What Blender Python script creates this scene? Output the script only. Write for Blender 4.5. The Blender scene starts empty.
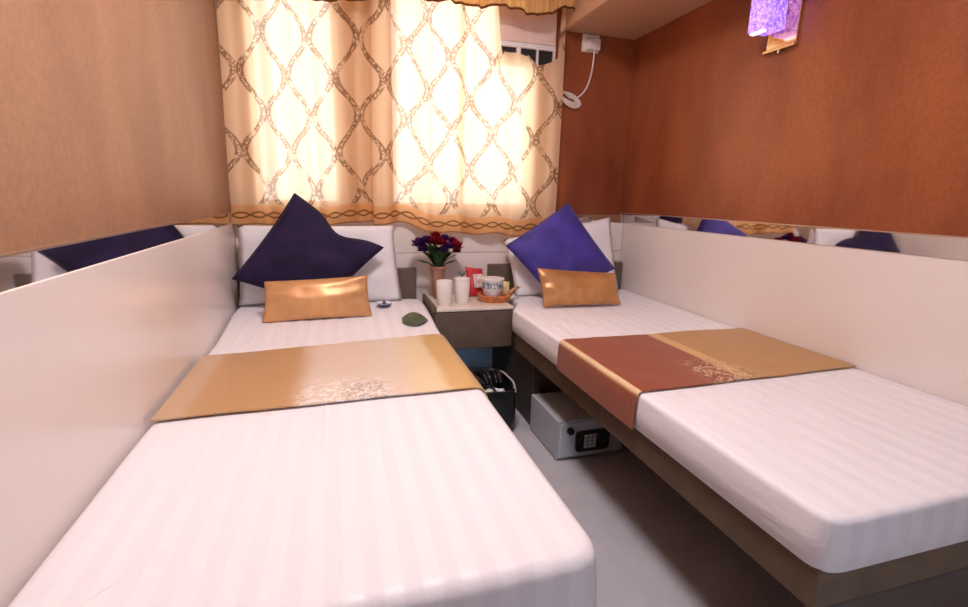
import bpy, bmesh, math, random
from mathutils import Vector, Matrix, noise
C = bpy.context.scene.collection
PI = math.pi
random.seed(7)

# ------------------------------------------------------------------ helpers
def link(name, bm, mat, parent=None, smooth=False, recalc=True):
    if recalc:
        bmesh.ops.recalc_face_normals(bm, faces=bm.faces[:])
    if parent is not None:
        off = parent.matrix_basis.translation
        p = parent.parent
        while p is not None:
            off = off + p.matrix_basis.translation; p = p.parent
        bmesh.ops.translate(bm, verts=bm.verts[:], vec=-off)
    me = bpy.data.meshes.new(name)
    bm.to_mesh(me); bm.free()
    if smooth:
        for f in me.polygons: f.use_smooth = True
        if smooth != 'all':
            me.set_sharp_from_angle(angle=math.radians(38))
    o = bpy.data.objects.new(name, me)
    C.objects.link(o)
    if isinstance(mat, (list, tuple)):
        for m in mat: me.materials.append(m)
    else:
        me.materials.append(mat)
    if parent is not None: o.parent = parent
    return o

def tag(o, label, cat, group=None):
    o['label'] = label; o['category'] = cat
    if group: o['group'] = group
    return o

def thing(name, loc, label, cat, group=None):
    o = bpy.data.objects.new(name, None); o.empty_display_size = .05
    C.objects.link(o); o.location = loc
    return tag(o, label, cat, group)

def struct(o):
    o['kind'] = 'structure'; return o

def box(bm, x0, x1, y0, y1, z0, z1, bev=0, seg=2, mi=0):
    r = bmesh.ops.create_cube(bm, size=1)
    vs = r['verts']
    for v in vs:
        v.co = Vector(((x0+x1)/2+v.co.x*(x1-x0), (y0+y1)/2+v.co.y*(y1-y0), (z0+z1)/2+v.co.z*(z1-z0)))
    fs = set(f for v in vs for f in v.link_faces)
    for f in fs: f.material_index = mi
    if bev:
        es = list(set(e for v in vs for e in v.link_edges))
        bmesh.ops.bevel(bm, geom=es, offset=bev, segments=seg, affect='EDGES', profile=.5)
    return bm

def B(*a, **k):
    return box(bmesh.new(), *a, **k)

def tube(bm, pts, r, n=8, cap=True):
    pts = [Vector(p) for p in pts]
    rings = []
    t0 = (pts[1]-pts[0]).normalized()
    nrm = t0.orthogonal().normalized()
    for i, p in enumerate(pts):
        if i == 0: t = pts[1]-pts[0]
        elif i == len(pts)-1: t = pts[-1]-pts[-2]
        else: t = pts[i+1]-pts[i-1]
        t.normalize()
        nrm = (nrm - t*nrm.dot(t)).normalized()
        b = t.cross(nrm)
        rr = r[i] if isinstance(r, (list, tuple)) else r
        rings.append([bm.verts.new(p+nrm*math.cos(2*PI*k/n)*rr+b*math.sin(2*PI*k/n)*rr) for k in range(n)])
    for a, c in zip(rings, rings[1:]):
        for k in range(n):
            bm.faces.new((a[k], a[(k+1) % n], c[(k+1) % n], c[k]))
    if cap:
        bm.faces.new(rings[0][::-1]); bm.faces.new(rings[-1])
    return bm

def lathe(bm, prof, cx, cy, n=24, sx=1, sy=1):
    rings = []
    for (r, z) in prof:
        if r < 1e-6: rings.append([bm.verts.new((cx, cy, z))])
        else: rings.append([bm.verts.new((cx+r*sx*math.cos(2*PI*k/n), cy+r*sy*math.sin(2*PI*k/n), z)) for k in range(n)])
    for a, c in zip(rings, rings[1:]):
        for k in range(n):
            k2 = (k+1) % n
            if len(a) == 1 and len(c) == 1: continue
            if len(a) == 1: bm.faces.new((a[0], c[k], c[k2]))
            elif len(c) == 1: bm.faces.new((a[k], a[k2], c[0]))
            else: bm.faces.new((a[k], a[k2], c[k2], c[k]))
    return bm

def smooth_path(pts, n=8):
    pts = [Vector(p) for p in pts]
    out = []
    for i in range(len(pts)-1):
        p0 = pts[max(i-1, 0)]; p1 = pts[i]; p2 = pts[i+1]; p3 = pts[min(i+2, len(pts)-1)]
        for k in range(n):
            t = k/n
            out.append(.5*((2*p1)+(p2-p0)*t+(2*p0-5*p1+4*p2-p3)*t*t+(3*p1-p0-3*p2+p3)*t**3))
    out.append(pts[-1])
    return out

# ------------------------------------------------------------------ materials
def nt(name):
    m = bpy.data.materials.new(name); m.use_nodes = True
    n = m.node_tree; b = n.nodes['Principled BSDF']
    return m, n, b

class G:
    """small node-graph writer"""
    def __init__(s, tree): s.t = tree
    def node(s, typ, **k):
        n = s.t.nodes.new(typ)
        for a, v in k.items(): setattr(n, a, v)
        return n
    def put(s, sock, v):
        if hasattr(v, 'is_output'): s.t.links.new(v, sock)
        else: sock.default_value = v
    def m(s, op, a, b=None, c=None, clamp=False):
        n = s.node('ShaderNodeMath', operation=op, use_clamp=clamp)
        s.put(n.inputs[0], a)
        if b is not None: s.put(n.inputs[1], b)
        if c is not None: s.put(n.inputs[2], c)
        return n.outputs[0]
    def sm(s, x, lo, hi, a=0., b=1.):
        n = s.node('ShaderNodeMapRange', interpolation_type='SMOOTHSTEP')
        s.put(n.inputs[0], x); n.inputs[1].default_value = lo; n.inputs[2].default_value = hi
        n.inputs[3].default_value = a; n.inputs[4].default_value = b
        return n.outputs[0]
    def mix(s, f, a, b):
        n = s.node('ShaderNodeMix', data_type='RGBA')
        s.put(n.inputs['Factor'], f)
        s.put(n.inputs[6], a if hasattr(a, 'is_output') else (*a, 1))
        s.put(n.inputs[7], b if hasattr(b, 'is_output') else (*b, 1))
        return n.outputs[2]
    def obj(s):
        return s.node('ShaderNodeTexCoord').outputs['Object']
    def world(s):
        return s.node('ShaderNodeNewGeometry').outputs['Position']
    def xyz(s, v):
        n = s.node('ShaderNodeSeparateXYZ'); s.put(n.inputs[0], v); return n.outputs
    def noise(s, vec, scale, detail=3, rough=.55, dist=0):
        n = s.node('ShaderNodeTexNoise')
        s.put(n.inputs['Vector'], vec); n.inputs['Scale'].default_value = scale
        n.inputs['Detail'].default_value = detail; n.inputs['Roughness'].default_value = rough
        n.inputs['Distortion'].default_value = dist
        return n.outputs['Fac']
    def scale(s, vec, sc):
        n = s.node('ShaderNodeMapping'); s.put(n.inputs['Vector'], vec); n.inputs['Scale'].default_value = sc
        return n.outputs[0]
    def bump(s, h, strength=.2, dist=.002):
        n = s.node('ShaderNodeBump'); n.inputs['Strength'].default_value = strength
        n.inputs['Distance'].default_value = dist; s.put(n.inputs['Height'], h)
        return n.outputs[0]

def M(name, col, rough=.6, metal=0, var=.08, vscale=12, bump=0, bscale=200, coat=0, spec=None, sheen=0, trans=0, emit=None, estr=0):
    m, n, b = nt(name); g = G(n)
    co = g.world()
    if var:
        f = g.noise(co, vscale, 4)
        f = g.sm(f, .3, .7)
        dark = tuple(c*(1-var) for c in col); lite = tuple(min(1, c*(1+var)) for c in col)
        g.put(b.inputs['Base Color'], g.mix(f, dark, lite))
    else: b.inputs['Base Color'].default_value = (*col, 1)
    b.inputs['Roughness'].default_value = rough; b.inputs['Metallic'].default_value = metal
    if coat: b.inputs['Coat Weight'].default_value = coat; b.inputs['Coat Roughness'].default_value = .15
    if spec is not None: b.inputs['Specular IOR Level'].default_value = spec
    if sheen: b.inputs['Sheen Weight'].default_value = sheen
    if trans: b.inputs['Transmission Weight'].default_value = trans
    if bump: g.put(b.inputs['Normal'], g.bump(g.noise(co, bscale, 2), bump))
    if emit: b.inputs['Emission Color'].default_value = (*emit, 1); b.inputs['Emission Strength'].default_value = estr
    return m

def wallpaper(name, col, dark, rough=.5, streak=.5, coat=0.):
    m, n, b = nt(name); g = G(n); co = g.world()
    blot = g.sm(g.noise(g.scale(co, (2.2, 2.2, .9)), 1.6, 3), .32, .72)
    fine = g.noise(co, 90, 4, .7)
    fm = g.sm(fine, .35, .65)
    c = g.mix(g.m('MULTIPLY', blot, streak), col, dark)
    c = g.mix(g.m('MULTIPLY', fm, .28), c, tuple(x*.62 for x in dark))
    g.put(b.inputs['Base Color'], c)
    b.inputs['Roughness'].default_value = rough
    if coat: b.inputs['Coat Weight'].default_value = coat; b.inputs['Coat Roughness'].default_value = .3
    g.put(b.inputs['Normal'], g.bump(fine, .35, .003))
    return m

def sheet_mat(name, a, bcol):
    m, n, b = nt(name); g = G(n); co = g.world()
    x, y, z = g.xyz(co)
    s = g.m('PINGPONG', x, .028)
    k = g.sm(s, .011, .017)
    g.put(b.inputs['Base Color'], g.mix(k, a, bcol))
    g.put(b.inputs['Roughness'], g.sm(s, .011, .017, .42, .75))
    b.inputs['Sheen Weight'].default_value = .15
    w = g.noise(g.scale(co, (3.5, 1.2, 3.5)), 3.2, 4, .5, .4)
    t = g.noise(co, 500, 1)
    h = g.m('ADD', w, g.m('MULTIPLY', t, .03))
    g.put(b.inputs['Normal'], g.bump(h, .35, .02))
    return m

white_sheet = sheet_mat('white striped sheet', (.88, .85, .875), (.84, .805, .84))
pillow_white = M('white pillow cotton', (.86, .82, .84), .75, var=.03, vscale=8, bump=.12, bscale=60)
panel_white = M('glossy white laminate', (.78, .70, .665), .24, var=.02, vscale=3, spec=.6)
tan_paper = wallpaper('tan textured wallpaper', (.385, .205, .112), (.26, .118, .068), .42, .9)
red_paper = wallpaper('reddish brown textured wallpaper', (.36, .098, .030), (.19, .040, .013), .34, .95)
bulk_paper = wallpaper('beige brown bulkhead covering', (.60, .35, .21), (.50, .28, .16), .5, .5)
ceil_m = M('ceiling paint', (.78, .70, .62), .8, var=.02)
metal_m = M('brushed metal edge', (.72, .62, .52), .3, 1, var=.05)
mirror_m = M('mirror glass', (.86, .84, .84), .03, 1, var=0)
brown_wood = M('grey brown laminate', (.135, .093, .068), .5, var=.12, vscale=18)
olive_wood = M('dark olive brown laminate', (.115, .072, .038), .45, var=.15, vscale=14)
dark_wood = M('dark brown base board', (.075, .055, .045), .55, var=.12)
cream_top = M('cream tabletop laminate', (.80, .72, .62), .25, var=.03)
floor_m, n_, b_ = nt('grey vinyl floor'); g_ = G(n_)
co_ = g_.world(); f_ = g_.noise(co_, 7, 5, .6); f2_ = g_.noise(co_, 140, 2)
g_.put(b_.inputs['Base Color'], g_.mix(g_.sm(f_, .3, .7), (.45, .44, .48), (.52, .50, .54)))
b_.inputs['Roughness'].default_value = .42
g_.put(b_.inputs['Normal'], g_.bump(f2_, .1, .001))
blue_panel = M('pale board with blue light cast', (.50, .70, .92), .5, var=.05)  # cool blue cast of the light is put into the board's colour
navy_m = M('dark navy velvet', (.021, .012, .046), .8, var=.25, vscale=9, bump=.15, bscale=260, sheen=.04, spec=.2)
purple_m = M('blue purple velvet', (.046, .028, .26), .7, var=.25, vscale=9, bump=.15, bscale=260, sheen=.1)
gold2_m = M('darker golden satin', (.52, .24, .085), .36, .3, var=.14, vscale=7, bump=.12, bscale=30)
gold_m = M('golden brown satin', (.64, .33, .14), .38, .3, var=.14, vscale=7, bump=.12, bscale=30)
safe_m = M('light grey powder coat', (.44, .47, .53), .5, var=.04, bump=.05, bscale=400)
safe_door_m = M('pale grey safe door', (.56, .60, .66), .45, var=.03)
black_m = M('black plastic', (.012, .012, .014), .4, var=.1)
key_m = M('pale grey keys', (.62, .64, .68), .5, var=.05)
white_plastic = M('white plastic', (.82, .76, .70), .35, var=.03)
white_cable = M('white cable', (.78, .66, .60), .45, var=.04)
bag_m = M('black plastic bag', (.010, .010, .013), .28, var=.2, bump=.5, bscale=40)
paper_m = M('white crumpled paper', (.80, .80, .82), .8, var=.08)
strap_m = M('pale strap', (.50, .44, .42), .6, var=.1)
vase_m = M('pinkish brown ceramic', (.36, .18, .12), .4, var=.2, vscale=25)
leaf_m = M('dark green leaf', (.05, .125, .040), .55, var=.3, vscale=40)
stem_m = M('green stem', (.05, .10, .035), .6)
violet_m = M('violet petal', (.13, .03, .24), .6, var=.25, vscale=60)
crimson_m = M('crimson petal', (.42, .012, .045), .55, var=.25, vscale=60)
cup_m = M('white porcelain', (.86, .80, .76), .25, var=.02)
grey_lid = M('grey lid', (.17, .16, .17), .4, var=.2)
red_m = M('red glossy wrapper', (.60, .02, .03), .3, var=.2, vscale=40)
redwhite_m = M('white and pink wrapper print', (.80, .58, .56), .35, var=.3, vscale=70)
orange_m = M('orange woven basket', (.62, .20, .055), .5, var=.25, vscale=60, bump=.5, bscale=150)
yellow_m = M('pale yellow wrapper', (.85, .66, .30), .4, var=.15, vscale=50)
snack_m = M('brown snack wrapper', (.42, .20, .10), .4, var=.35, vscale=60)
green_leaf = M('sage green leaf', (.20, .23, .145), .55, var=.2, vscale=30)
dish_m = M('white glazed dish', (.82, .80, .84), .25, var=.02)
dish_shade = M('dark blue dish shadow', (.06, .07, .14), .3, var=.2)  # blue shadow at the dish painted onto its foot and knob
rod_m = M('brass rod', (.5, .33, .14), .3, .9)
frame_white = M('white window frame', (.80, .78, .80), .4, var=.02)

def noodle_mat():
    m, n, b = nt('noodle cup print'); g = G(n)
    uv = g.node('ShaderNodeTexCoord').outputs['UV']; u, v, w = g.xyz(uv)
    band = g.m('MULTIPLY', g.sm(v, .60, .64), g.sm(v, .92, .88))
    glyph = g.m('GREATER_THAN', g.noise(g.scale(uv, (26, 5, 1)), 1.0, 1), .49)
    c = g.mix(g.m('MULTIPLY', band, g.m('MULTIPLY', glyph, .9)), (.80, .80, .82), (.06, .20, .30))
    pink = g.m('MULTIPLY', g.sm(v, .55, .45), g.sm(g.noise(g.scale(uv, (9, 6, 1)), 1.3, 2), .45, .62))
    c = g.mix(pink, c, (.80, .42, .42))
    g.put(b.inputs['Base Color'], c); b.inputs['Roughness'].default_value = .35
    return m
noodle_m = noodle_mat()

def runner_mat(name, kind):
    m, n, b = nt(name); g = G(n); co = g.world(); x, y, z = g.xyz(co)
    wv = g.noise(g.scale(co, (1.5, 1, 1)), 5, 3)
    xs = g.m('ADD', x, g.m('MULTIPLY', g.m('SUBTRACT', wv, .5), .05))
    if kind == 'left':
        c = g.mix(g.sm(x, -.40, -.36), (.60, .40, .24), (.54, .30, .125))
        c = g.mix(g.sm(xs, -.16, -.08), c, (.76, .62, .50))  # soft bands put satin sheen into the colour, along with the pale centre panel
        c = g.mix(g.sm(xs, .14, .24), c, (.80, .64, .40))
        c = g.mix(g.sm(xs, .27, .31), c, (.66, .40, .14))
        rx = g.m('MULTIPLY', g.sm(x, -.16, -.06), g.sm(x, .17, .08))
        ry = g.sm(y, 1.46, 1.33)
        blobs = g.noise(co, 46, 2, .6, 1.0)
        wmask = g.m('MULTIPLY', g.m('MULTIPLY', rx, ry), g.sm(blobs, .50, .54))
        c = g.mix(wmask, c, (.90, .86, .84))
        dmask = g.m('MULTIPLY', g.m('MULTIPLY', g.m('MULTIPLY', g.sm(x, -.02, .02), g.sm(x, .13, .09)), g.sm(y, 1.40, 1.35)), g.sm(g.noise(co, 70, 2, .6, 1.2), .54, .58))
        c = g.mix(g.m('MULTIPLY', dmask, .65), c, (.18, .12, .12))
        rough = .36
    else:
        c = g.mix(g.sm(x, 1.125, 1.15), (.30, .062, .018), (.50, .26, .08))
        gold = g.m('MULTIPLY', g.sm(x, 1.105, 1.12), g.sm(x, 1.165, 1.15))
        c = g.mix(gold, c, (.70, .42, .15))
        emb = g.m('MULTIPLY', g.m('MULTIPLY', g.sm(x, .98, 1.05), g.sm(x, 1.20, 1.15)), g.sm(y, 1.27, 1.16))
        c = g.mix(g.m('MULTIPLY', emb, g.sm(g.noise(co, 55, 2, .6, 1.0), .50, .55)), c, (.74, .50, .26))
        c = g.mix(g.m('MULTIPLY', emb, g.sm(g.noise(co, 63, 2, .6, 1.3), .56, .60)), c, (.12, .04, .05))
        edge = g.m('MULTIPLY', g.sm(x, .748, .752), g.sm(x, .766, .760))
        c = g.mix(edge, c, (.72, .52, .30))
        rough = .5
    g.put(b.inputs['Base Color'], c)
    b.inputs['Roughness'].default_value = rough; b.inputs['Metallic'].default_value = .15
    b.inputs['Sheen Weight'].default_value = .2
    h = g.noise(g.scale(co, (1, 3, 1)), 14, 3, .5, .6)
    g.put(b.inputs['Normal'], g.bump(h, .18, .006))
    return m

def curtain_mat():
    m = bpy.data.materials.new('sheer damask curtain'); m.use_nodes = True
    t = m.node_tree; t.nodes.clear(); g = G(t)
    uv = g.node('ShaderNodeTexCoord').outputs['UV']; u, v, w = g.xyz(uv)
    a = g.m('MULTIPLY', v, 2*PI/.325)
    c = g.m('MULTIPLY', g.m('COSINE', a), .205)
    tt = g.m('DIVIDE', u, .245)
    d0 = g.m('PINGPONG', g.m('SUBTRACT', tt, c), .5)
    d1 = g.m('PINGPONG', g.m('ADD', g.m('SUBTRACT', tt, .5), c), .5)
    d = g.m('MINIMUM', d0, d1)
    ring = g.sm(g.m('ABSOLUTE', g.m('SUBTRACT', d, .045)), .010, .024, 1., 0.)
    swirl = g.sm(g.noise(uv, 55, 2, .6, 1.8), .50, .56)
    near = g.sm(d, .085, .05)
    vor = g.node('ShaderNodeTexVoronoi', feature='DISTANCE_TO_EDGE'); g.put(vor.inputs['Vector'], uv)
    vor.inputs['Scale'].default_value = 42
    scroll = g.m('MULTIPLY', g.sm(vor.outputs['Distance'], .05, .10, 1., 0.), near)
    pat = g.m('MAXIMUM', g.m('MULTIPLY', ring, g.sm(g.noise(uv, 26, 2), .40, .50)), g.m('MAXIMUM', g.m('MULTIPLY', scroll, .9), g.m('MULTIPLY', near, swirl)), clamp=True)
    above = g.sm(v, .085, .10)
    pat = g.m('MULTIPLY', g.m('MULTIPLY', pat, above), g.sm(g.noise(uv, 15, 2), .36, .48, .25, 1.))
    # hem band with a woven chain of two crossing waves
    hem = g.sm(v, .094, .084)
    s = g.m('MULTIPLY', g.m('SINE', g.m('MULTIPLY', u, 2*PI/.16)), .012)
    w1 = g.sm(g.m('ABSOLUTE', g.m('SUBTRACT', g.m('SUBTRACT', v, .045), s)), .002, .006, 1., 0.)
    w2 = g.sm(g.m('ABSOLUTE', g.m('ADD', g.m('SUBTRACT', v, .045), s)), .002, .006, 1., 0.)
    chain = g.m('MULTIPLY', g.m('MAXIMUM', w1, w2), .85)
    edge = g.sm(v, .010, .004)
    thread = g.m('MAXIMUM', g.m('MAXIMUM', g.m('MULTIPLY', pat, .82), chain), g.m('MULTIPLY', edge, .6), clamp=True)
    col = g.mix(hem, (.91, .65, .42), (.86, .48, .22))
    col = g.mix(thread, col, (.20, .075, .02))
    tr = g.node('ShaderNodeBsdfTranslucent'); g.put(tr.inputs[0], col)
    df = g.node('ShaderNodeBsdfDiffuse'); g.put(df.inputs[0], col)
    mx = g.node('ShaderNodeMixShader'); mx.inputs[0].default_value = .42
    t.links.new(tr.outputs[0], mx.inputs[1]); t.links.new(df.outputs[0], mx.inputs[2])
    tp = g.node('ShaderNodeBsdfTransparent'); tp.inputs[0].default_value = (1, .93, .84, 1)
    op = g.m('ADD', .93, g.m('MULTIPLY', hem, .06))
    op = g.m('MAXIMUM', op, g.m('MULTIPLY', thread, .95))
    mx2 = g.node('ShaderNodeMixShader'); g.put(mx2.inputs[0], op)
    t.links.new(tp.outputs[0], mx2.inputs[1]); t.links.new(mx.outputs[0], mx2.inputs[2])
    out = g.node('ShaderNodeOutputMaterial'); t.links.new(mx2.outputs[0], out.inputs[0])
    return m

def valance_mat():
    m = bpy.data.materials.new('golden valance fabric'); m.use_nodes = True
    t = m.node_tree; t.nodes.clear(); g = G(t)
    uv = g.node('ShaderNodeTexCoord').outputs['UV']; u, v, w = g.xyz(uv)
    col = g.mix(g.sm(g.noise(g.scale(uv, (60, 3, 1)), 1, 3), .3, .7), (.74, .40, .13), (.86, .58, .26))
    col = g.mix(g.sm(v, .013, .009), col, (.16, .06, .02))
    tr = g.node('ShaderNodeBsdfTranslucent'); g.put(tr.inputs[0], col)
    df = g.node('ShaderNodeBsdfDiffuse'); g.put(df.inputs[0], col)
    mx = g.node('ShaderNodeMixShader'); mx.inputs[0].default_value = .55
    t.links.new(tr.outputs[0], mx.inputs[1]); t.links.new(df.outputs[0], mx.inputs[2])
    out = g.node('ShaderNodeOutputMaterial'); t.links.new(mx.outputs[0], out.inputs[0])
    return m

# ------------------------------------------------------------------ dimensions
XL, XR, YB, YF, ZC = -.461, 1.549, 2.486, -.80, 2.20
XRL = 1.575                      # face of the lower white panel on the right

# ------------------------------------------------------------------ room shell
struct(link('floor', B(XL-.25, XRL+.25, -2.2, YB+.2, -.08, 0), floor_m))
struct(link('ceiling', B(XL-.25, XRL+.25, -2.2, YB+.2, ZC, ZC+.08), ceil_m))

wl = struct(link('wall_left', B(XL-.14, XL-.012, YF-.1, YB+.2, 0, ZC), ceil_m))
link('upper_panel', B(XL-.012, XL, YF, YB, .9185, ZC), tan_paper, wl)
link('metal_edge', B(XL-.011, XL+.002, YF, YB, .9150, .9195), metal_m, wl)
link('mirror_strip', B(XL-.012, XL-.003, YF, YB, .862, .9150), mirror_m, wl)
bm = bmesh.new()
box(bm, XL-.012, XL, YF, YB, 0, .8667, .002, 2)
link('lower_panel', bm, panel_white, wl)

wr = struct(link('wall_right', B(XRL+.012, XRL+.15, YF-.1, YB+.2, 0, ZC), ceil_m))
bm = bmesh.new()
ys = [YF, .62, 1.288, 1.833, YB]
for a, b in zip(ys, ys[1:]):
    box(bm, XR, XRL+.012, a+.0003, b-.0003, .944, ZC)
link('upper_panel', bm, red_paper, wr)
link('metal_edge', B(XR-.0015, XR+.02, YF, YB, .9405, .9448), metal_m, wr)
link('mirror_strip', B(XRL-.004, XRL+.012, YF, YB, .884, .9420), mirror_m, wr)
link('lower_panel', B(XRL, XRL+.012, YF, YB, 0, .8895, .002, 2), panel_white, wr)

# back wall: solid pieces round two window openings
WX = [(-.37, .03), (.235, 1.0)]
WZ = (.94, 2.02)
bm = bmesh.new()
xs = [XL-.15, WX[0][0], WX[0][1], WX[1][0], WX[1][1], XRL+.15]
box(bm, xs[0], xs[5], YB+.012, YB+.18, 0, WZ[0])
box(bm, xs[0], xs[5], YB+.012, YB+.18, WZ[1], ZC)
for a, b in ((0, 1), (2, 3), (4, 5)):
    box(bm, xs[a], xs[b], YB+.012, YB+.18, WZ[0], WZ[1])
wb = struct(link('wall_back', bm, ceil_m))
link('upper_panel', B(1.10, XR, YB, YB+.012, .929, ZC, .001, 1), red_paper, wb)
link('mirror_strip', B(1.10, XR+.02, YB+.002, YB+.012, .884, .929), mirror_m, wb)
bm = bmesh.new()
box(bm, XL, XRL, YB, YB+.012, .724, .884, .002, 1); box(bm, XL, XRL, YB, YB+.012, .32, .7215, .002, 1)
link('lower_panel', bm, panel_white, wb)
struct(link('baseboard_blue_cast', B(XL, XRL, YB-.006, YB+.012, 0, .32, .002, 1), blue_panel))
bm = bmesh.new()
DX0, DX1, DZ = .30, 1.10, 2.0  # unseen doorway and corridor, added to let cool fill light in
box(bm, XL-.15, DX0, YF-.1, YF, 0, ZC); box(bm, DX1, XRL+.15, YF-.1, YF, 0, ZC); box(bm, DX0, DX1, YF-.1, YF, DZ, ZC)
struct(link('wall_front', bm, tan_paper))
corr = M('pale paint of added corridor', (.70, .74, .80), .7, var=.02)
bm = bmesh.new()
box(bm, XL-.15, XRL+.15, -2.2, -2.1, 0, ZC); box(bm, XL-.25, XL-.15, -2.2, YF-.1, 0, ZC); box(bm, XRL+.15, XRL+.25, -2.2, YF-.1, 0, ZC)
struct(link('wall_added_corridor', bm, corr))
t_ = thing('fill_tube_lamp', (.7, -2.08, 1.6), 'added cool white fill tube on the unseen corridor wall behind the camera', 'tube lamp')  # added lamp, out of view, gives cool fill to the shaded faces
link('holder', B(.05, 1.35, -2.1, -2.075, 1.57, 1.63, .004, 1), white_plastic, t_)
link('tube', tube(bmesh.new(), [(.08, -2.045, 1.6), (1.32, -2.045, 1.6)], .02, 14), M('lit cool tube', (.9, .9, .9), .4, var=0, emit=(.60, .79, 1.0), estr=55), t_, smooth=True)
for x in (.09, 1.31):
    link('socket', B(x-.012, x+.012, -2.076, -2.03, 1.578, 1.622, .003, 1), white_plastic, t_)

glass_m, n_, b_ = nt('window glass')
b_.inputs['Base Color'].default_value = (.95, .97, 1, 1); b_.inputs['Roughness'].default_value = .0
b_.inputs['Transmission Weight'].default_value = 1; b_.inputs['IOR'].default_value = 1.05
for i, (a, b) in enumerate(WX):
    bm = bmesh.new(); t = .035
    box(bm, a, a+t, YB+.03, YB+.09, WZ[0], WZ[1], .003, 1); box(bm, b-t, b, YB+.03, YB+.09, WZ[0], WZ[1], .003, 1)
    box(bm, a+t, b-t, YB+.03, YB+.09, WZ[0], WZ[0]+t, .003, 1); box(bm, a+t, b-t, YB+.03, YB+.09, WZ[1]-t, WZ[1], .003, 1)
    if i == 1:
        box(bm, (a+b)/2-.012, (a+b)/2+.012, YB+.035, YB+.085, WZ[0]+t, WZ[1]-t, .003, 1)
    w = struct(link('window_%d' % (i+1), bm, frame_white))
    link('pane', B(a+t, b-t, YB+.058, YB+.064, WZ[0]+t, WZ[1]-t), glass_m, w)
    link('window_sill', B(a, b, YB+.012, YB+.03, WZ[0]-.012, WZ[0]+.012, .002, 1), frame_white, w)

# boxed bulkhead that runs along the top of the right wall
struct(link('ceiling_bulkhead', B(1.133, XR, .35, YB, 1.844, ZC, .004, 2), bulk_paper))

# ------------------------------------------------------------------ mattresses and beds
def ring_outline(poly, seg=8, dens=.06):
    """poly: list of (x, y, radius) counter-clockwise; returns points with rounded corners, edges subdivided"""
    out = []; N = len(poly)
    for i in range(N):
        p0 = Vector(poly[i-1][:2]); p1 = Vector(poly[i][:2]); p2 = Vector(poly[(i+1) % N][:2]); r = poly[i][2]
        a = (p0-p1).normalized(); b = (p2-p1).normalized()
        ang = a.angle(b); tl = r/math.tan(ang/2)
        s = p1+a*tl; e = p1+b*tl
        for k in range(seg+1):
            t = k/seg
            out.append(((1-t)**2)*s+2*t*(1-t)*p1+(t**2)*e)
    res = []
    for i in range(len(out)):
        a = out[i]; b = out[(i+1) % len(out)]
        L = (b-a).length
        if L < 1e-6: continue
        n = max(1, int(L/dens))
        for k in range(n): res.append(a.lerp(b, k/n))
    return res

def slab(bm, poly, z0, z1, re, zf=lambda x, y: 0, flare=0, inner=10):
    pts = ring_outline(poly)
    cx = sum(p.x for p in pts)/len(pts)
    cyl = min(p.y for p in pts); cyh = max(p.y for p in pts)
    W = (max(p.x for p in pts)-min(p.x for p in pts))/2
    nrm = []
    N = len(pts)
    for i in range(N):
        t = (pts[(i+1) % N]-pts[i-1]).normalized(); nrm.append(Vector((t.y, -t.x)))
    rings = []
    def ring(inset, z, top):
        r = []
        for p, n in zip(pts, nrm):
            q = p-n*inset
            r.append(bm.verts.new((q.x, q.y, z+(zf(q.x, q.y) if top else 0))))
        rings.append(r)
    ring(.006, z0, False)
    ring(0, z0+.006, False)
    ring(-flare, (z0+z1)/2, False)
    for k in range(6):
        a = k/5*PI/2
        ring(re*(1-math.cos(a)), z1-re+re*math.sin(a), True)
    # top, shrinking towards the lengthwise spine
    for k in range(1, inner+1):
        f = k/inner
        r = []
        for p, n in zip(pts, nrm):
            q = p-n*re
            sy = min(max(q.y, cyl+W), cyh-W)
            s = Vector((cx, sy)); q2 = q.lerp(s, f*.985)
            r.append(bm.verts.new((q2.x, q2.y, z1+zf(q2.x, q2.y))))
        rings.append(r)
    for a, c in zip(rings, rings[1:]):
        for k in range(N):
            bm.faces.new((a[k], a[(k+1) % N], c[(k+1) % N], c[k]))
    bm.faces.new(rings[0][::-1]); bm.faces.new(rings[-1])
    return bm

def sstep(x, a, b):
    t = min(1, max(0, (x-a)/(b-a))); return t*t*(3-2*t)

def zleft(x, y):
    return .033*sstep(y, 1.9, 2.3)+.0025*noise.noise(Vector((x*5, y*4, 0)))
def zright(x, y):
    return .0025*noise.noise(Vector((x*5, y*4, 3)))

bedL = thing('single_bed', (-.03, 1.5, 0), 'single bed with white striped sheet on the left, along the tan wall', 'bed')
polyL = [(-.458, .574, .02), (.393, .574, .07), (.392, 2.43, .07), (-.458, 2.43, .02)]
link('sheet', slab(bmesh.new(), polyL, .24, .4675, .028, zleft, .008), white_sheet, bedL, smooth='all')
link('bed_frame', B(-.455, .375, .64, 2.45, .06, .245, .004, 2), olive_wood, bedL)
for x in (-.42, .33):
    for y in (.68, 2.38):
        link('leg', B(x-.025, x+.025, y-.025, y+.025, 0, .062, .003, 1), dark_wood, bedL)
link('headboard', B(-.455, .372, 2.450, 2.480, .20, .650, .004, 2), brown_wood, bedL)

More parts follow.
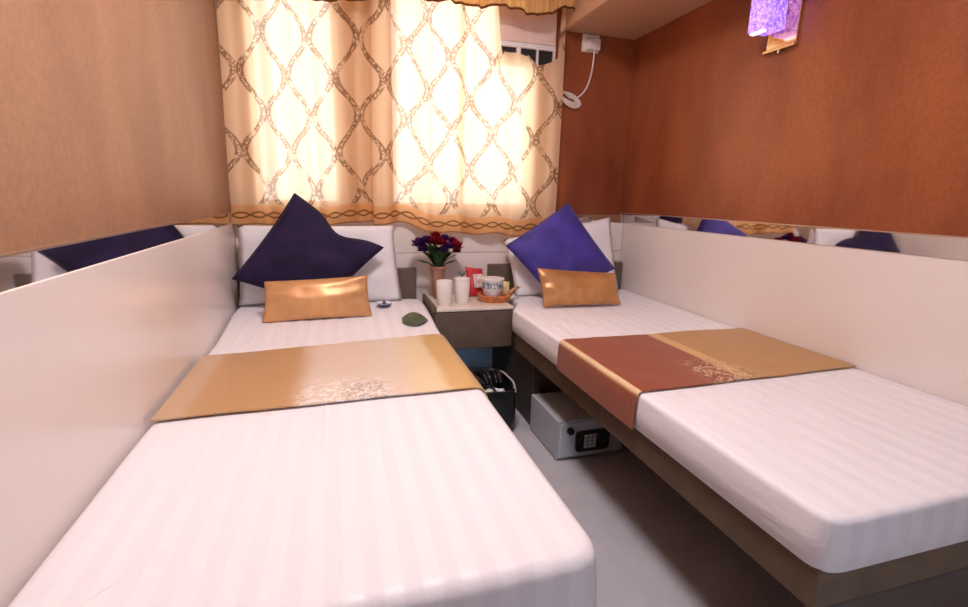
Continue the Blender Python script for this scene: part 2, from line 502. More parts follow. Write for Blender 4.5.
bedR = thing('single_bed', (1.16, 1.4, 0), 'single bed on a dark brown frame on the right, above the grey safe', 'bed')
polyR = [(.757, .500, .05), (XRL-.003, .500, .02), (XRL-.003, 2.43, .02), (.832, 2.43, .03), (.832, 2.20, .05), (.757, 2.05, .06)]
link('sheet', slab(bmesh.new(), polyR, .402, .509, .014, zright, .004), white_sheet, bedR, smooth='all')
bm = bmesh.new()
pp = [(.766, .515), (1.572, .515), (1.572, 2.48), (.84, 2.48), (.84, 2.17), (.766, 2.03)]
lo = [bm.verts.new((x, y, .322)) for x, y in pp]; hi = [bm.verts.new((x, y, .408)) for x, y in pp]
bm.faces.new(lo[::-1]); bm.faces.new(hi)
for i in range(6): bm.faces.new((lo[i], lo[(i+1) % 6], hi[(i+1) % 6], hi[i]))
bmesh.ops.bevel(bm, geom=bm.edges[:], offset=.003, segments=1, affect='EDGES')
link('bed_frame', bm, olive_wood, bedR)
link('end_panel', B(.772, 1.570, .516, .536, .09, .3215, .003, 1), dark_wood, bedR)
for x in (.93, 1.50):
    link('leg', B(x-.03, x+.03, .54, .60, 0, .324, .003, 1), dark_wood, bedR)
link('base_cabinet', B(.800, 1.565, 1.875, 2.478, 0, .324, .003, 1), dark_wood, bedR)
link('headboard', B(.757, 1.570, 2.450, 2.479, .405, .663, .004, 2), brown_wood, bedR)

# ------------------------------------------------------------------ runners
def cloth(bm, prof, y0f, y1f, ny=16, th=.004):
    """prof: list of (x, z) across; y0f/y1f: near and far edge at profile index"""
    top = []
    n = len(prof)
    for i, (x, z) in enumerate(prof):
        row = []
        for j in range(ny+1):
            y = y0f(i)+(y1f(i)-y0f(i))*j/ny
            row.append((x, y, z))
        top.append(row)
    return top

def make_runner(prof, y0f, y1f, zfun, mat, label, base, wob=.0015, ny=22):
    bm = bmesh.new()
    n = len(prof); grid = []
    for i, (x, z, on) in enumerate(prof):
        row = []; y0 = y0f(x); y1 = y1f(x)
        for j in range(ny+1):
            y = y0+(y1-y0)*j/ny
            zz = z+(zfun(x, y) if on else 0)+wob*noise.noise(Vector((x*14, y*9, 5)))
            row.append(bm.verts.new((x, y, zz)))
        grid.append(row)
    for i in range(n-1):
        for j in range(ny):
            bm.faces.new((grid[i][j], grid[i+1][j], grid[i+1][j+1], grid[i][j+1]))
    bmesh.ops.recalc_face_normals(bm, faces=bm.faces[:])
    up = sum(f.normal.z for f in bm.faces)
    if up < 0: bmesh.ops.reverse_faces(bm, faces=bm.faces[:])
    bmesh.ops.solidify(bm, geom=bm.faces[:], thickness=.0035)
    o = link('bed_runner', bm, mat, None, smooth=True)
    return tag(o, label, 'bed runner')

prof = [(-.448+.02*i, .4780, 1) for i in range(41)]
prof += [(.366, .4757, 1), (.380, .472, 1), (.391, .462, 1), (.399, .446, 1), (.4065, .42, 0), (.4085, .39, 0), (.4085, .36, 0)]
make_runner(prof, lambda x: 1.243+.033*(x+.45), lambda x: 1.725+.13*(x+.45), zleft, runner_mat('gold satin runner', 'left'), 'shiny gold satin runner with a pale embroidered middle, across the left bed', 0)
prof = [(1.567-.02*i, .5175, 1) for i in range(40)]
prof += [(.773, .5175, 1), (.760, .5160, 1), (.751, .509, 1), (.7475, .497, 1), (.7455, .47, 0), (.745, .44, 0), (.745, .405, 0)]
make_runner(prof, lambda x: 1.047+.028*(x-.75), lambda x: 1.535, zright, runner_mat('rust and ochre runner', 'right'), 'rust red and ochre runner across the right bed, hanging over its edge', 0)

# ------------------------------------------------------------------ pillows and cushions
def cushion_bm(BL, BR, TR, TL, T, pinch=.06, n=26, wr=.0, seed=0, expo=.42, pucker=0, dent=None):
    BL, BR, TR, TL = map(Vector, (BL, BR, TR, TL))
    nv = ((BR-BL)+(TR-TL)).cross((TL-BL)+(TR-BR)).normalized()
    bm = bmesh.new()
    def P(i, j, side):
        a = -1+2*i/n; b = -1+2*j/n
        a2 = a*(1-pinch*(1-b*b)); b2 = b*(1-pinch*(1-a*a))
        s = (a2+1)/2; t = (b2+1)/2
        if dent: s -= dent[1]*max(0, s)**2*math.exp(-((t-dent[0])/.20)**2)
        p = BL*(1-s)*(1-t)+BR*s*(1-t)+TR*s*t+TL*(1-s)*t
        e = max(0, (1-a*a)*(1-b*b))
        h = T/2*(e**expo)
        h += wr*e**.3*noise.noise(Vector((a*2.2+seed, b*2.2, seed*1.7)))
        if pucker:
            h += pucker*e**.25*(math.exp(-(b+1)/.35)*math.sin(a*17+seed+2*math.sin(3*a))+.6*math.exp(-(1-abs(a))/.25)*math.sin(b*9+seed))
        return p+nv*h*side
    fr = {}; bk = {}
    for i in range(n+1):
        for j in range(n+1):
            rim = i in (0, n) or j in (0, n)
            fr[i, j] = bm.verts.new(P(i, j, 1))
            bk[i, j] = fr[i, j] if rim else bm.verts.new(P(i, j, -1))
    for i in range(n):
        for j in range(n):
            bm.faces.new((fr[i, j], fr[i+1, j], fr[i+1, j+1], fr[i, j+1]))
            q = (bk[i, j], bk[i, j+1], bk[i+1, j+1], bk[i+1, j])
            if len(set(q)) == 4 and set(q) != {fr[i, j], fr[i+1, j], fr[i+1, j+1], fr[i, j+1]}:
                bm.faces.new(q)
    rimpts = [P(i, 0, 1) for i in range(n)]+[P(n, j, 1) for j in range(n)]+[P(n-i, n, 1) for i in range(n)]+[P(0, n-j, 1) for j in range(n)]
    return bm, rimpts

def cushion(name, quad, T, mat, label, cat, piping=None, **k):
    bm, rim = cushion_bm(*quad, T, **k)
    base = sum((Vector(q) for q in quad), Vector())/4
    base.z = min(q[2] for q in quad)
    t = thing(name, base, label, cat)
    link('cover', bm, mat, t, smooth='all')
    if piping:
        link('piping', tube(bmesh.new(), rim+[rim[0]], .003, 6, cap=False), piping, t, smooth='all')
    return t

# white sleeping pillows standing against the back wall
cushion('pillow', [(-.445, 2.355, .508), (.287, 2.355, .508), (.25, 2.378, .868), (-.428, 2.378, .866)], .07, pillow_white,
        'white bed pillow standing behind the dark navy cushion on the left bed', 'pillow', pinch=.02, wr=.012, seed=1, expo=.5)
cushion('pillow', [(.865, 2.32, .514), (1.475, 2.32, .518), (1.425, 2.385, .922), (.815, 2.385, .80)], .085, pillow_white,
        'white bed pillow standing behind the blue purple cushion on the right bed', 'pillow', pinch=.03, wr=.012, seed=4, expo=.5)
# velvet squares standing on one corner
cushion('square_cushion', [(-.09, 2.225, .502), (.194, 2.275, .774), (-.181, 2.335, 1.008), (-.445, 2.265, .645)], .10, navy_m,
        'dark navy square cushion standing on its corner behind the left gold cushion', 'cushion', piping=navy_m, pinch=.05, wr=.014, seed=2, dent=(.42, .12))
cushion('square_cushion', [(1.01, 2.16, .524), (1.372, 2.215, .663), (1.137, 2.325, .991), (.791, 2.275, .779)], .11, purple_m,
        'bright blue purple square cushion standing on its corner on the right bed', 'cushion', piping=purple_m, pinch=.03, wr=.01, seed=3)
# gold lumbar cushions in front
cushion('lumbar_cushion', [(-.318, 2.10, .486), (.127, 2.125, .492), (.113, 2.165, .665), (-.305, 2.145, .651)], .085, gold_m,
        'gold satin oblong cushion leaning on the dark navy cushion, left bed', 'cushion', pinch=.035, wr=.006, seed=5, pucker=.011, expo=.6, n=56)
cushion('lumbar_cushion', [(.899, 2.033, .520), (1.299, 2.012, .520), (1.29, 2.075, .664), (.885, 2.095, .694)], .085, gold2_m,
        'gold satin oblong cushion leaning on the blue purple cushion, right bed', 'cushion', pinch=.035, wr=.006, seed=9, pucker=.009, expo=.6, n=56)

# ------------------------------------------------------------------ bedside table
NZ = .505
tb = thing('bedside_table', (.595, 2.3, .30), 'low brown bedside table with a cream top between the heads of both beds', 'bedside table')
bm = bmesh.new()
box(bm, .402, .790, 2.145, 2.445, .300, .490, .003, 1)
link('body', bm, brown_wood, tb)
link('tabletop', B(.416, .790, 2.132, 2.445, .490, NZ, .002, 1), cream_top, tb)
link('side_panel', B(.401, .4155, 2.128, 2.445, .4905, NZ+.012, .002, 1), brown_wood, tb)
link('drawer_front', B(.408, .786, 2.133, 2.146, .306, .484, .002, 1), brown_wood, tb)

# flowers
vx, vy = .468, 2.37
v = thing('vase', (vx, vy, NZ), 'tapered pinkish brown vase of flowers on the cream bedside table', 'vase')
prof = [(0, NZ), (.021, NZ), (.023, NZ+.004), (.030, NZ+.09), (.036, NZ+.150), (.0385, NZ+.158), (.0385, NZ+.164), (.034, NZ+.163), (.029, NZ+.1), (.021, NZ+.012), (0, NZ+.012)]
link('pot', lathe(bmesh.new(), prof, vx, vy, 28), vase_m, v, smooth=True)
link('rim', lathe(bmesh.new(), [(.0375, NZ+.150), (.041, NZ+.152), (.041, NZ+.163), (.0375, NZ+.166), (.035, NZ+.16), (.0375, NZ+.150)], vx, vy, 28), vase_m, v, smooth=True)
fb = thing('flower_bouquet', (vx, vy, NZ+.03), 'bunch of violet and crimson flowers with green leaves in the brown vase', 'flowers')
def leaf_bm(base, tip, width, up=Vector((0, 0, 1)), curl=.25):
    base = Vector(base); tip = Vector(tip); d = tip-base
    side = d.cross(up).normalized(); nn = side.cross(d).normalized()
    bm = bmesh.new(); rows = []
    for i in range(9):
        t = i/8
        wd = width*math.sin(PI*min(1, t*.92+.08))**.8
        c = base+d*t+nn*(-curl*d.length*(t-.5)**2)
        rows.append([bm.verts.new(c+side*wd*.5*s+nn*(abs(s)*.18*wd)) for s in (-1, -.5, 0, .5, 1)])
    for a, b in zip(rows, rows[1:]):
        for k in range(4): bm.faces.new((a[k], a[k+1], b[k+1], b[k]))
    bmesh.ops.solidify(bm, geom=bm.faces[:], thickness=.0012)
    return bm
def blossom_bm(c, r, seed):
    rnd = random.Random(seed); bm = bmesh.new(); c = Vector(c)
    for ringi, (cnt, tilt, rad) in enumerate(((5, 1.35, .60), (7, .85, .85), (8, .35, 1.0), (8, -.2, .95))):
        for k in range(cnt):
            a = 2*PI*k/cnt+ringi*.5+rnd.uniform(-.15, .15)
            d = Vector((math.cos(a)*math.cos(tilt), math.sin(a)*math.cos(tilt), math.sin(tilt)))
            tip = c+d*r*rad
            side = Vector((-math.sin(a), math.cos(a), 0)); nn = side.cross(d)
            pr = []
            for i in range(5):
                t = i/4; wd = r*.95*math.sin(PI*(.12+.76*t))
                q = c+(tip-c)*t-nn*r*.25*t*t
                pr.append([bm.verts.new(q+side*wd*.5*s+nn*.12*wd*abs(s)) for s in (-1, 0, 1)])
            for x, y in zip(pr, pr[1:]):
                for j in range(2): bm.faces.new((x[j], x[j+1], y[j+1], y[j]))
    bmesh.ops.solidify(bm, geom=bm.faces[:], thickness=.0008)
    return bm
heads = [(-.095, -.01, .272, 'v', .036), (-.062, -.02, .288, 'v', .030), (-.075, .0, .245, 'v', .030), (-.028, -.03, .285, 'c', .034), (.004, -.035, .280, 'c', .031), (-.012, .0, .312, 'c', .026),
         (.030, -.01, .298, 'v', .027), (.043, -.035, .262, 'v', .028), (.018, -.045, .248, 'v', .024), (.085, -.02, .262, 'c', .033), (.073, .0, .286, 'c', .024), (.092, -.01, .238, 'c', .022)]
for i, (dx, dy, dz, k, r) in enumerate(heads):
    p = Vector((vx+dx, vy+dy, NZ+dz))
    st = link('stem', tube(bmesh.new(), smooth_path([(vx+dx*.12, vy+dy*.12, NZ+.06), (vx+dx*.26, vy+dy*.26, NZ+.175), p-Vector((0, 0, .012))], 5), .0022, 6), stem_m, fb, smooth=True)
    link('blossom', blossom_bm(p, r*1.2, i), violet_m if k == 'v' else crimson_m, fb, smooth=True)
for i in range(26):
    a = 2*PI*i/26+.3; rr = random.uniform(.035, .062); z = random.uniform(.150, .205)
    b = Vector((vx+math.cos(a)*.012, vy+math.sin(a)*.012, NZ+.170))
    link('leaf', leaf_bm(b, b+Vector((math.cos(a)*rr, math.sin(a)*rr*.7, z-.092)), .058), leaf_m, fb, smooth=True)
for dx, dz, w in ((-.115, .205, .034), (-.10, .195, .03), (.092, .200, .03), (.075, .19, .028)):
    b = Vector((vx+dx*.25, vy-.015, NZ+.172))
    link('leaf', leaf_bm(b, (vx+dx, vy-.03, NZ+dz), w), leaf_m, fb, smooth=True)

# cups
def cup(cx, cy, r0, r1, h, label, handle):
    c = thing('cup', (cx, cy, NZ), label, 'cup')
    pr = [(0, NZ), (r0*.92, NZ), (r0, NZ+.004), (r1, NZ+h-.003), (r1-.0015, NZ+h), (r1-.003, NZ+h-.002), (r0-.003, NZ+.008), (0, NZ+.007)]
    link('body', lathe(bmesh.new(), pr, cx, cy, 28), cup_m, c, smooth=True)
    if handle:
        hp = [(cx+handle*(r1-.004), cy-.006, NZ+h*.78), (cx+handle*(r1+.016), cy-.010, NZ+h*.72), (cx+handle*(r1+.018), cy-.010, NZ+h*.45), (cx+handle*(r0+.008), cy-.008, NZ+h*.25), (cx+handle*(r0-.002), cy-.006, NZ+h*.24)]
        link('handle', tube(bmesh.new(), smooth_path(hp, 5), .0045, 8), cup_m, c, smooth=True)
    return c
cup(.468, 2.215, .034, .038, .118, 'white cup on the bedside table in front of the flower vase', 0)
c2 = cup(.562, 2.245, .034, .0375, .118, 'white cup with a small dark lid knob, right of the vase on the bedside table', 0)
link('lid', lathe(bmesh.new(), [(.036, NZ+.118), (.039, NZ+.119), (.037, NZ+.124), (.012, NZ+.130), (0, NZ+.131)], .562, 2.245, 28), cup_m, c2, smooth=True)
link('lid_knob', lathe(bmesh.new(), [(.006, NZ+.128), (.008, NZ+.134), (.016, NZ+.144), (.017, NZ+.152), (.012, NZ+.160), (0, NZ+.162)], .560, 2.245, 18), grey_lid, c2, smooth=True)

# snack basket and what is in it
bx, by = .735, 2.262
sb = thing('snack_basket', (bx, by, NZ), 'shallow oval orange basket of snacks on the right of the bedside table', 'basket')
pr = [(0, NZ+.0008), (.80, NZ+.0008), (.86, NZ+.004), (1.0, NZ+.030), (1.02, NZ+.033), (.985, NZ+.034), (.84, NZ+.009), (0, NZ+.007)]
def oval(bm, pr, cx, cy, ax, ay, n=40):
    return lathe(bm, pr, cx, cy, n, ax, ay)
link('tray', oval(bmesh.new(), pr, bx, by, .086, .068), orange_m, sb, smooth=True)
rim = [(bx+.088*math.cos(2*PI*k/36), by+.070*math.sin(2*PI*k/36), NZ+.034+.002*math.sin(k*4.5)) for k in range(37)]
link('rim', tube(bmesh.new(), rim, .0035, 6, cap=False), orange_m, sb, smooth=True)

def packet(name, BL, BR, TR, TL, T, mat, label, cat='snack packet', parts=()):
    bm, rim = cushion_bm(BL, BR, TR, TL, T, pinch=.03, n=12, wr=.003, seed=len(name), expo=.5)
    t = thing(name, Vector(BL).lerp(Vector(BR), .5), label, cat)
    link('wrapper', bm, mat, t, smooth='all')
    for nm, q, T2, m2 in parts:
        bm, rim = cushion_bm(*q, T2, pinch=.02, n=10, expo=.5)
        link(nm, bm, m2, t, smooth='all')
    return t
packet('snack_packet', (.628, 2.362, NZ+.004), (.712, 2.358, NZ+.004), (.704, 2.388, NZ+.146), (.612, 2.392, NZ+.156), .022, red_m,
       'red and white snack packet standing behind the orange basket on the bedside table', parts=(
       ('printed_label', ((.652, 2.350, NZ+.050), (.706, 2.347, NZ+.050), (.702, 2.366, NZ+.120), (.646, 2.370, NZ+.122)), .010, redwhite_m),))
nx, ny = .716, 2.248
nc = thing('noodle_cup', (nx, ny, NZ+.008), 'white instant noodle cup with a dark blue lettered band in the orange basket', 'noodle cup')
bm = bmesh.new(); uvl = bm.loops.layers.uv.new('UVMap')
n = 36; prof = [(.0, NZ+.0105), (.038, NZ+.0105), (.040, NZ+.014), (.056, NZ+.110), (.058, NZ+.112), (.058, NZ+.116), (.054, NZ+.118), (0, NZ+.1185)]
lathe(bm, prof, nx, ny, n)
for f in bm.faces:
    for l in f.loops:
        l[uvl].uv = (math.atan2(l.vert.co.y-ny, l.vert.co.x-nx)/(2*PI)+.5, (l.vert.co.z-NZ-.008)/.104)
link('body', bm, noodle_m, nc, smooth=True)
link('lid', lathe(bmesh.new(), [(.0585, NZ+.1145), (.0595, NZ+.117), (.0585, NZ+.1195), (0, NZ+.1198)], nx, ny, 36), cup_m, nc, smooth=True)
packet('candy_packet', (.775, 2.290, NZ+.014), (.822, 2.290, NZ+.018), (.826, 2.308, NZ+.088), (.782, 2.308, NZ+.094), .018, yellow_m,
       'small pale yellow packet behind the noodle cup in the orange basket')
packet('biscuit_packet', (.765, 2.222, NZ+.040), (.782, 2.205, NZ+.036), (.868, 2.245, NZ+.070), (.850, 2.262, NZ+.074), .014, snack_m,
       'thin brown biscuit packet sticking out right of the orange basket')

# ------------------------------------------------------------------ small things on the left bed
bm = leaf_bm((.247, 2.045, 0), (.359, 2.035, 0), .150, curl=.02)
for vtx in bm.verts: vtx.co.z = .35*vtx.co.z+.4735+zleft(vtx.co.x, vtx.co.y)
lf = tag(link('leaf', bm, green_leaf, None, smooth=True), 'oval sage green leaf lying on the white sheet of the left bed', 'leaf')
lf['label'] = 'oval sage green leaf lying on the white sheet of the left bed'
dz = .502; dx, dy = .190, 2.252
ds = thing('dish', (dx, dy, dz), 'tiny white dish with its blue shadow painted on, beside the left white pillow', 'dish')
link('bowl', lathe(bmesh.new(), [(0, dz+.006), (.020, dz+.006), (.034, dz+.015), (.037, dz+.019), (.033, dz+.018), (.020, dz+.011), (0, dz+.010)], dx, dy, 24), dish_m, ds, smooth=True)
link('foot', lathe(bmesh.new(), [(0, dz), (.024, dz), (.030, dz+.006), (.035, dz+.0145), (.030, dz+.0145), (.0, dz+.0058)], dx, dy, 24), dish_shade, ds, smooth=True)
link('knob', lathe(bmesh.new(), [(0, dz+.010), (.008, dz+.010), (.009, dz+.018), (.004, dz+.028), (0, dz+.030)], dx, dy, 16), dish_shade, ds, smooth=True)

# ------------------------------------------------------------------ safe
sx0, sx1, sy0, sy1, sh = .788, 1.085, 1.580, 1.860, .168
sf = thing('safe', (.94, 1.72, 0), 'light grey electronic safe with black keypad on the floor under the right bed', 'safe')
link('body', B(sx0, sx1, sy0, sy1, .006, sh, .003, 2), safe_m, sf)
dr = link('door', B(sx0+.010, sx1-.010, sy0-.006, sy0+.002, .016, sh-.010, .002, 1), safe_door_m, sf)
for x in (sx0+.03, sx1-.03):
    for y in (sy0+.03, sy1-.03):
        link('foot', lathe(bmesh.new(), [(0, 0), (.012, 0), (.012, .007), (0, .007)], x, y, 12), black_m, sf)
def cyl_y(bm, cx, cz, r, y0, y1, n=20):
    a = [bm.verts.new((cx+r*math.cos(2*PI*k/n), y0, cz+r*math.sin(2*PI*k/n))) for k in range(n)]
    b = [bm.verts.new((cx+r*.94*math.cos(2*PI*k/n), y1, cz+r*.94*math.sin(2*PI*k/n))) for k in range(n)]
    for k in range(n): bm.faces.new((a[k], a[(k+1) % n], b[(k+1) % n], b[k]))
    bm.faces.new(a[::-1]); bm.faces.new(b); return bm
bm = cyl_y(bmesh.new(), .838, .128, .0145, sy0-.006, sy0-.019)
box(bm, .8355, .8405, sy0-.022, sy0-.018, .116, .140, .001, 1)
link('knob', bm, black_m, sf, smooth=True)
bm = bmesh.new()
cs = []
for (cx, cz, a0) in ((.994, .106, 0), (.878, .106, 90), (.878, .052, 180), (.994, .052, 270)):
    for k in range(6):
        a = math.radians(a0+18*k); cs.append((cx+.016*math.cos(a), cz+.016*math.sin(a)))
fa = [bm.verts.new((x, sy0-.016, z)) for x, z in cs]; ba = [bm.verts.new((x, sy0-.005, z)) for x, z in cs]
bm.faces.new(fa); bm.faces.new(ba[::-1])
for k in range(len(cs)): bm.faces.new((fa[k], fa[k-1], ba[k-1], ba[k]))
kp = link('keypad', bm, black_m, sf, smooth=True)
for r in range(4):
    for c in range(3):
        x = .897+.0185*c; z = .0515+.0150*r
        link('key', B(x, x+.0150, sy0-.0195, sy0-.0155, z, z+.0118, .001, 1), key_m, kp)
link('display', B(.962, .996, sy0-.0175, sy0-.0155, .078, .104, .001, 1), M('dark lcd', (.03, .035, .04), .15, var=0), kp)

# ------------------------------------------------------------------ black bag on the floor
bg = thing('bag', (.60, 2.02, 0), 'open black bag with white paper inside on the floor between the beds', 'bag')
bm = bmesh.new()
cxb, cyb, hx, hy = .595, 1.98, .130, .150
def superring(z, s, jit, zt=0):
    r = []
    for k in range(40):
        a = 2*PI*k/40; ca, sa = math.cos(a), math.sin(a)
        px = math.copysign(abs(ca)**.35, ca)*hx*s; py = math.copysign(abs(sa)**.35, sa)*hy*s
        nn = noise.noise(Vector((px*16, py*16, z*14)))
        r.append(bm.verts.new((cxb+px*(1+jit*nn), cyb+py*(1+jit*nn), z+zt*nn)))
    return r
rs = [superring(.002, .93, 0), superring(.012, .97, .02), superring(.08, .98, .05), superring(.15, .98, .07), superring(.200, .985, .05, .010), superring(.206, .96, .05, .010), superring(.195, .93, .05), superring(.12, .90, .05), superring(.09, .80, .03)]
for a, c in zip(rs, rs[1:]):
    for k in range(40): bm.faces.new((a[k], a[(k+1) % 40], c[(k+1) % 40], c[k]))
bm.faces.new(rs[0][::-1]); bm.faces.new(rs[-1])
link('bag_body', bm, bag_m, bg, smooth='all')
for s, m, dx in ((1, strap_m, .112), (-1, bag_m, .03)):
    pts = smooth_path([(cxb+dx, 1.846, .190), (cxb+dx+.010*s, 1.90, .212), (cxb+dx+.008, 1.97, .214), (cxb+dx+.002, 2.04, .213), (cxb+dx-.01, 2.105, .190)], 6)
    bm = tube(bmesh.new(), pts, .0045, 8)
    link('strap', bm, m, bg, smooth=True)
for i in range(5):
    pts = smooth_path([(cxb-.02+.03*i, 2.10, .19), (cxb+.03*i-.03+.012*(i % 2), 2.02, .212+.007*(i % 3)), (cxb+.02*i, 1.95, .195)], 6)
    link('bag_fold', tube(bmesh.new(), pts, [.010+.004*math.sin(k) for k in range(len(pts))], 8), bag_m, bg, smooth='all')
bm = bmesh.new(); bmesh.ops.create_icosphere(bm, subdivisions=3, radius=1)
for vtx in bm.verts:
    d = vtx.co.normalized(); k = 1+.30*noise.noise(d*3.1)+.15*noise.noise(d*8)
    vtx.co = Vector((cxb+.035+d.x*.060*k, 1.90+d.y*.036*k, .150+d.z*.042*k))
tag(link('crumpled_paper', bm, paper_m, None), 'crumpled white paper in the open mouth of the black bag', 'paper')

# ------------------------------------------------------------------ curtains
def curtain(name, x0, x1, hemf, topf, yc, amp, freqs, mat, label, nx=220, nz=36, seed=0, cat='curtain', seam=None):
    bm = bmesh.new(); uvl = bm.loops.layers.uv.new('UVMap')
    def yy(x, z):
        f = 0
        for (fr, a, ph) in freqs: f += a*math.sin(x*fr+ph+.5*math.sin(x*3.1+ph)+.06*math.sin(z*4+fr))
        k = sstep(abs(x-seam[0]), .10, .02) if seam else 0
        return yc+amp*f*(1+.25*math.sin(z*2+x*5+seed))*(1-.6*k)+(seam[1]*k if seam else 0)
    arc = [0]; xs = [x0+(x1-x0)*i/nx for i in range(nx+1)]
    for i in range(1, nx+1):
        arc.append(arc[-1]+math.hypot(xs[i]-xs[i-1], yy(xs[i], 1.3)-yy(xs[i-1], 1.3)))
    G_ = []; D = {}
    for i, x in enumerate(xs):
        col = []
        h = hemf(x); tp = topf(x)
        for j in range(nz+1):
            z = h+(tp-h)*j/nz
            v = bm.verts.new((x+.006*math.sin(z*3+x*9), yy(x, z), z)); D[v] = (arc[i], z-h)
            col.append(v)
        G_.append(col)
    for i in range(nx):
        for j in range(nz):
            f = bm.faces.new((G_[i][j], G_[i+1][j], G_[i+1][j+1], G_[i][j+1]))
            for l in f.loops: l[uvl].uv = D[l.vert]
    o = link(name, bm, mat, None, smooth='all')
    return tag(o, label, cat)

cm = curtain_mat(); vm = valance_mat()
hemL = lambda x: .868+.006*math.sin(x*14)+.010*math.sin(x*5)
def hemR(x):
    return .872-.045*sstep(x, .30, .50)-.012*sstep(x, .6, 1.0)+.007*math.sin(x*26)
def topR(x):
    sag = 1.985-.30*sstep(x, .735, .80)
    if x > .80: sag = 1.702-.010*math.sin((x-.80)/.25*PI)
    if x > .92: sag = 1.700-.035*math.sin((x-.92)/.16*PI)
    if x > 1.075: sag = 1.700+.285*sstep(x, 1.07, 1.10)
    return sag
curtain('curtain', -.452, .212, hemL, lambda x: 1.985, 2.440, .026, ((46, .55, 0), (23, .6, 1), (75, .25, 2)), cm,
        'sheer gold damask curtain covering the left half of the window', seed=1, seam=(.19, .018))
curtain('curtain', .168, 1.112, hemR, topR, 2.426, .027, ((40, .5, 1), (19, .6, 2.2), (71, .25, .4)), cm,
        'sheer gold damask curtain covering the right half of the window, with a drooping top corner', seed=4, nx=300, seam=(.19, -.018))
def hemV(x):
    s = abs(math.sin((x+.42)*PI/.235))
    base = 1.800+.058*sstep(x, .0, .30)+.012*sstep(x, .60, .80)-.012*sstep(x, .80, .92)+.05*sstep(x, .97, 1.08)
    return base-.012*s
curtain('valance', -.455, 1.128, hemV, lambda x: 2.06, 2.345, .012, ((95, .6, 0), (57, .6, 1), (150, .25, 2)), vm,
        'golden pleated valance with a dark brown scalloped edge above the curtains', nx=420, nz=20, cat='valance')
rd = thing('curtain_rod', (.33, 2.43, 2.0), 'brass curtain rod carrying the gold curtains above the window', 'curtain rod')
link('rod', tube(bmesh.new(), [(-.455, 2.43, 1.998), (1.125, 2.43, 1.998)], .008, 12), rod_m, rd, smooth=True)
for x in (-.30, 1.06):
    link('bracket', B(x-.008, x+.008, 2.43, 2.499, 1.992, 2.004, .001, 1), rod_m, rd)

# ventilator set in the window, dark slots showing where the curtain droops
vt = thing('window_ventilator', (.935, 2.49, 1.67), 'white window ventilator with dark slots, showing above the drooping right curtain', 'ventilator')
bm = bmesh.new()
vx0, vx1, vz0, vz1 = .775, 1.092, 1.655, 1.765
box(bm, vx0, vx1, 2.478, 2.497, vz1-.022, vz1, .002, 1); box(bm, vx0, vx1, 2.478, 2.497, vz0, vz0+.016, .002, 1)
for x, w in ((vx0, .014), (.884, .020), (.992, .008), (vx1-.010, .010)):
    box(bm, x, x+w, 2.478, 2.497, vz0+.016, vz1-.022, .001, 1)
link('frame', bm, frame_white, vt)
link('dark_grille', B(vx0+.004, vx1-.004, 2.4975, 2.5155, vz0+.004, vz1-.004), black_m, vt)
link('cover', B(vx0, vx1, 2.480, 2.5155, vz1+.0005, 1.98, .004, 1), M('pinkish white plastic cover', (.78, .60, .54), .5, var=.05), vt)

# ------------------------------------------------------------------ adapter on the brown wall
ad = thing('power_adapter', (1.285, 2.486, 1.78), 'white power adapter plugged in under the bulkhead on the brown wall, its cable hanging', 'power adapter')
link('wall_plate', B(1.238, 1.334, 2.476, YB, 1.757, 1.842, .003, 2), white_plastic, ad)
link('plug', B(1.258, 1.328, 2.446, 2.477, 1.764, 1.818, .005, 2), white_plastic, ad)
pts = smooth_path([(1.300, 2.458, 1.765), (1.300, 2.462, 1.72), (1.296, 2.470, 1.65), (1.278, 2.478, 1.585), (1.240, 2.480, 1.540), (1.195, 2.478, 1.528), (1.16, 2.478, 1.545)], 8)
cb = link('cable', tube(bmesh.new(), pts, .0048, 8), white_cable, ad, smooth=True)
bm = bmesh.new()
for k in range(5):
    cx, cz = 1.165+.006*k, 1.532-.004*k
    a = [(cx+math.cos(t)*.052+math.sin(t)*.004*k, 2.470+.003*math.sin(3*t+k), cz-.45*math.cos(t)*.052+math.sin(t)*(.014+.003*k)) for t in [2*PI*i/24 for i in range(25)]]
    tube(bm, a, .0038, 6, cap=False)
link('cable_coil', bm, white_cable, ad, smooth=True)

# ------------------------------------------------------------------ purple wall lamp
wlp = thing('wall_lamp', (1.549, 1.525, 1.56), 'purple glowing crystal block wall lamp on a gold mirror plate, right wall', 'wall lamp')
gold_mirror = M('gold mirror plate', (.86, .60, .36), .12, 1, var=.1)
gold_edge = M('pale gold edge', (.75, .52, .25), .25, .9, var=.05)
link('back_plate', B(XR-.010, XR, 1.456, 1.584, 1.562, 1.83, .003, 2), gold_mirror, wlp)
link('ledge', B(XR-.022, XR, 1.452, 1.588, 1.552, 1.563, .003, 2), gold_edge, wlp)
link('screw', tube(bmesh.new(), [(XR-.016, 1.520, 1.552), (XR-.016, 1.520, 1.542)], .004, 10), metal_m, wlp)
cr, n_, b_ = nt('purple lit bubble crystal'); g_ = G(n_)
co_ = g_.world()
vo = g_.node('ShaderNodeTexVoronoi'); g_.put(vo.inputs['Vector'], co_); vo.inputs['Scale'].default_value = 95
sp = g_.sm(vo.outputs['Distance'], .12, .45)
no = g_.sm(g_.noise(co_, 70, 3), .35, .65)
ec = g_.mix(sp, (.80, .62, 1.0), (.17, .06, .75)); ec = g_.mix(g_.m('MULTIPLY', no, .55), ec, (.42, .22, .95))
g_.put(b_.inputs['Base Color'], g_.mix(no, (.35, .2, .8), (.6, .45, .95)))
b_.inputs['Roughness'].default_value = .15
g_.put(b_.inputs['Emission Color'], ec); b_.inputs['Emission Strength'].default_value = 1.0
link('crystal_shade', B(1.445, 1.525, 1.497, 1.583, 1.612, 1.80, .003, 2), cr, wlp)
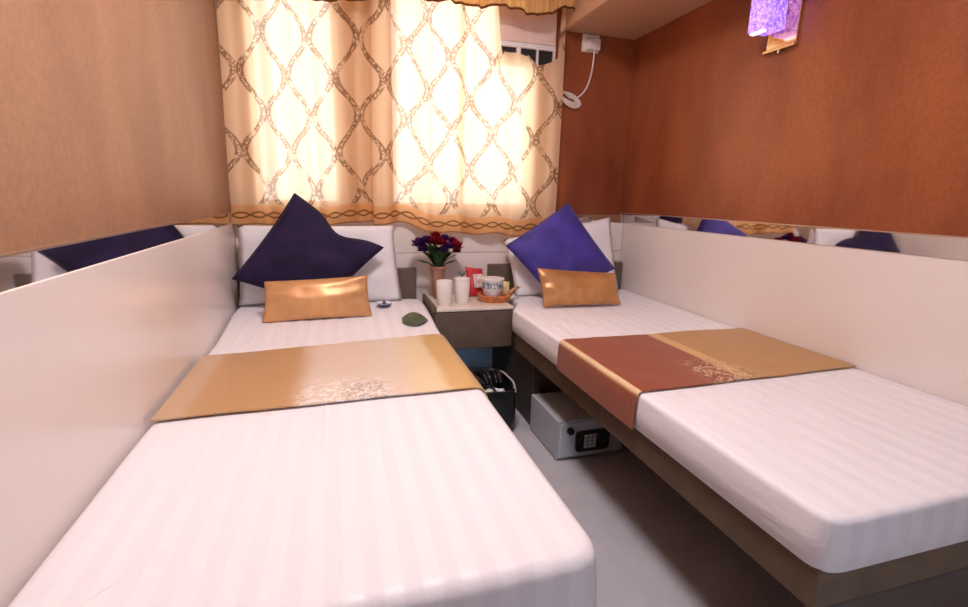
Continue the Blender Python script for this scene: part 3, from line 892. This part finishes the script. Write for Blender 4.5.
led = M('white led', (.9, .8, 1), .3, var=0, emit=(1, .75, .95), estr=1.1)
link('led', B(1.450, 1.470, 1.520, 1.578, 1.6055, 1.6125, .002, 1), led, wlp)
link('bracket', B(1.524, XR-.009, 1.52, 1.56, 1.67, 1.71, .002, 1), gold_edge, wlp)

# ------------------------------------------------------------------ ceiling lamp (the room's lamp)
LX, LY = .25, 1.02
cl = thing('ceiling_lamp', (LX, LY, ZC), 'round white ceiling lamp over the foot of the beds', 'ceiling lamp')
link('base', lathe(bmesh.new(), [(0, ZC), (.20, ZC), (.20, ZC-.02), (0, ZC-.02)], LX, LY, 40), white_plastic, cl, smooth=True)
dif = M('lit lamp diffuser', (.9, .88, .85), .5, var=0, emit=(1.0, .89, .90), estr=57)
link('diffuser', lathe(bmesh.new(), [(.19, ZC-.0205), (.185, ZC-.045), (.15, ZC-.062), (.08, ZC-.070), (0, ZC-.072)], LX, LY, 40), dif, cl, smooth='all')

# ------------------------------------------------------------------ daylight
wd = bpy.data.worlds.new('sky'); bpy.context.scene.world = wd; wd.use_nodes = True
bgn = wd.node_tree.nodes['Background']
bgn.inputs[0].default_value = (1.0, .97, .96, 1); bgn.inputs[1].default_value = 3.6

# ------------------------------------------------------------------ camera
cam = bpy.data.cameras.new('camera'); co = bpy.data.objects.new('camera', cam); C.objects.link(co)
r = Vector((0.9589404112651829, -0.2825647752017657, 0.024298877705307333))
u = Vector((0.03845708646925555, 0.2144402686191135, 0.9759797250429227))
w = Vector((0.2809881494705036, 0.9349719348781215, -0.21650205737452907))
mt = Matrix(((r.x, u.x, -w.x, 0), (r.y, u.y, -w.y, 0), (r.z, u.z, -w.z, 1.0175), (0, 0, 0, 1)))
co.matrix_world = mt
cam.sensor_width = 36; cam.lens = 485.2103/968*36; cam.clip_start = .02
sc = bpy.context.scene; sc.camera = co
vs = sc.view_settings
vs.view_transform = 'Standard'; vs.look = 'None'; vs.exposure = .36; vs.gamma = 1; vs.use_curve_mapping = False
sc.cycles.use_denoising = True
sc.cycles.max_bounces = 8; sc.cycles.transparent_max_bounces = 12
sc.cycles.sample_clamp_indirect = 6
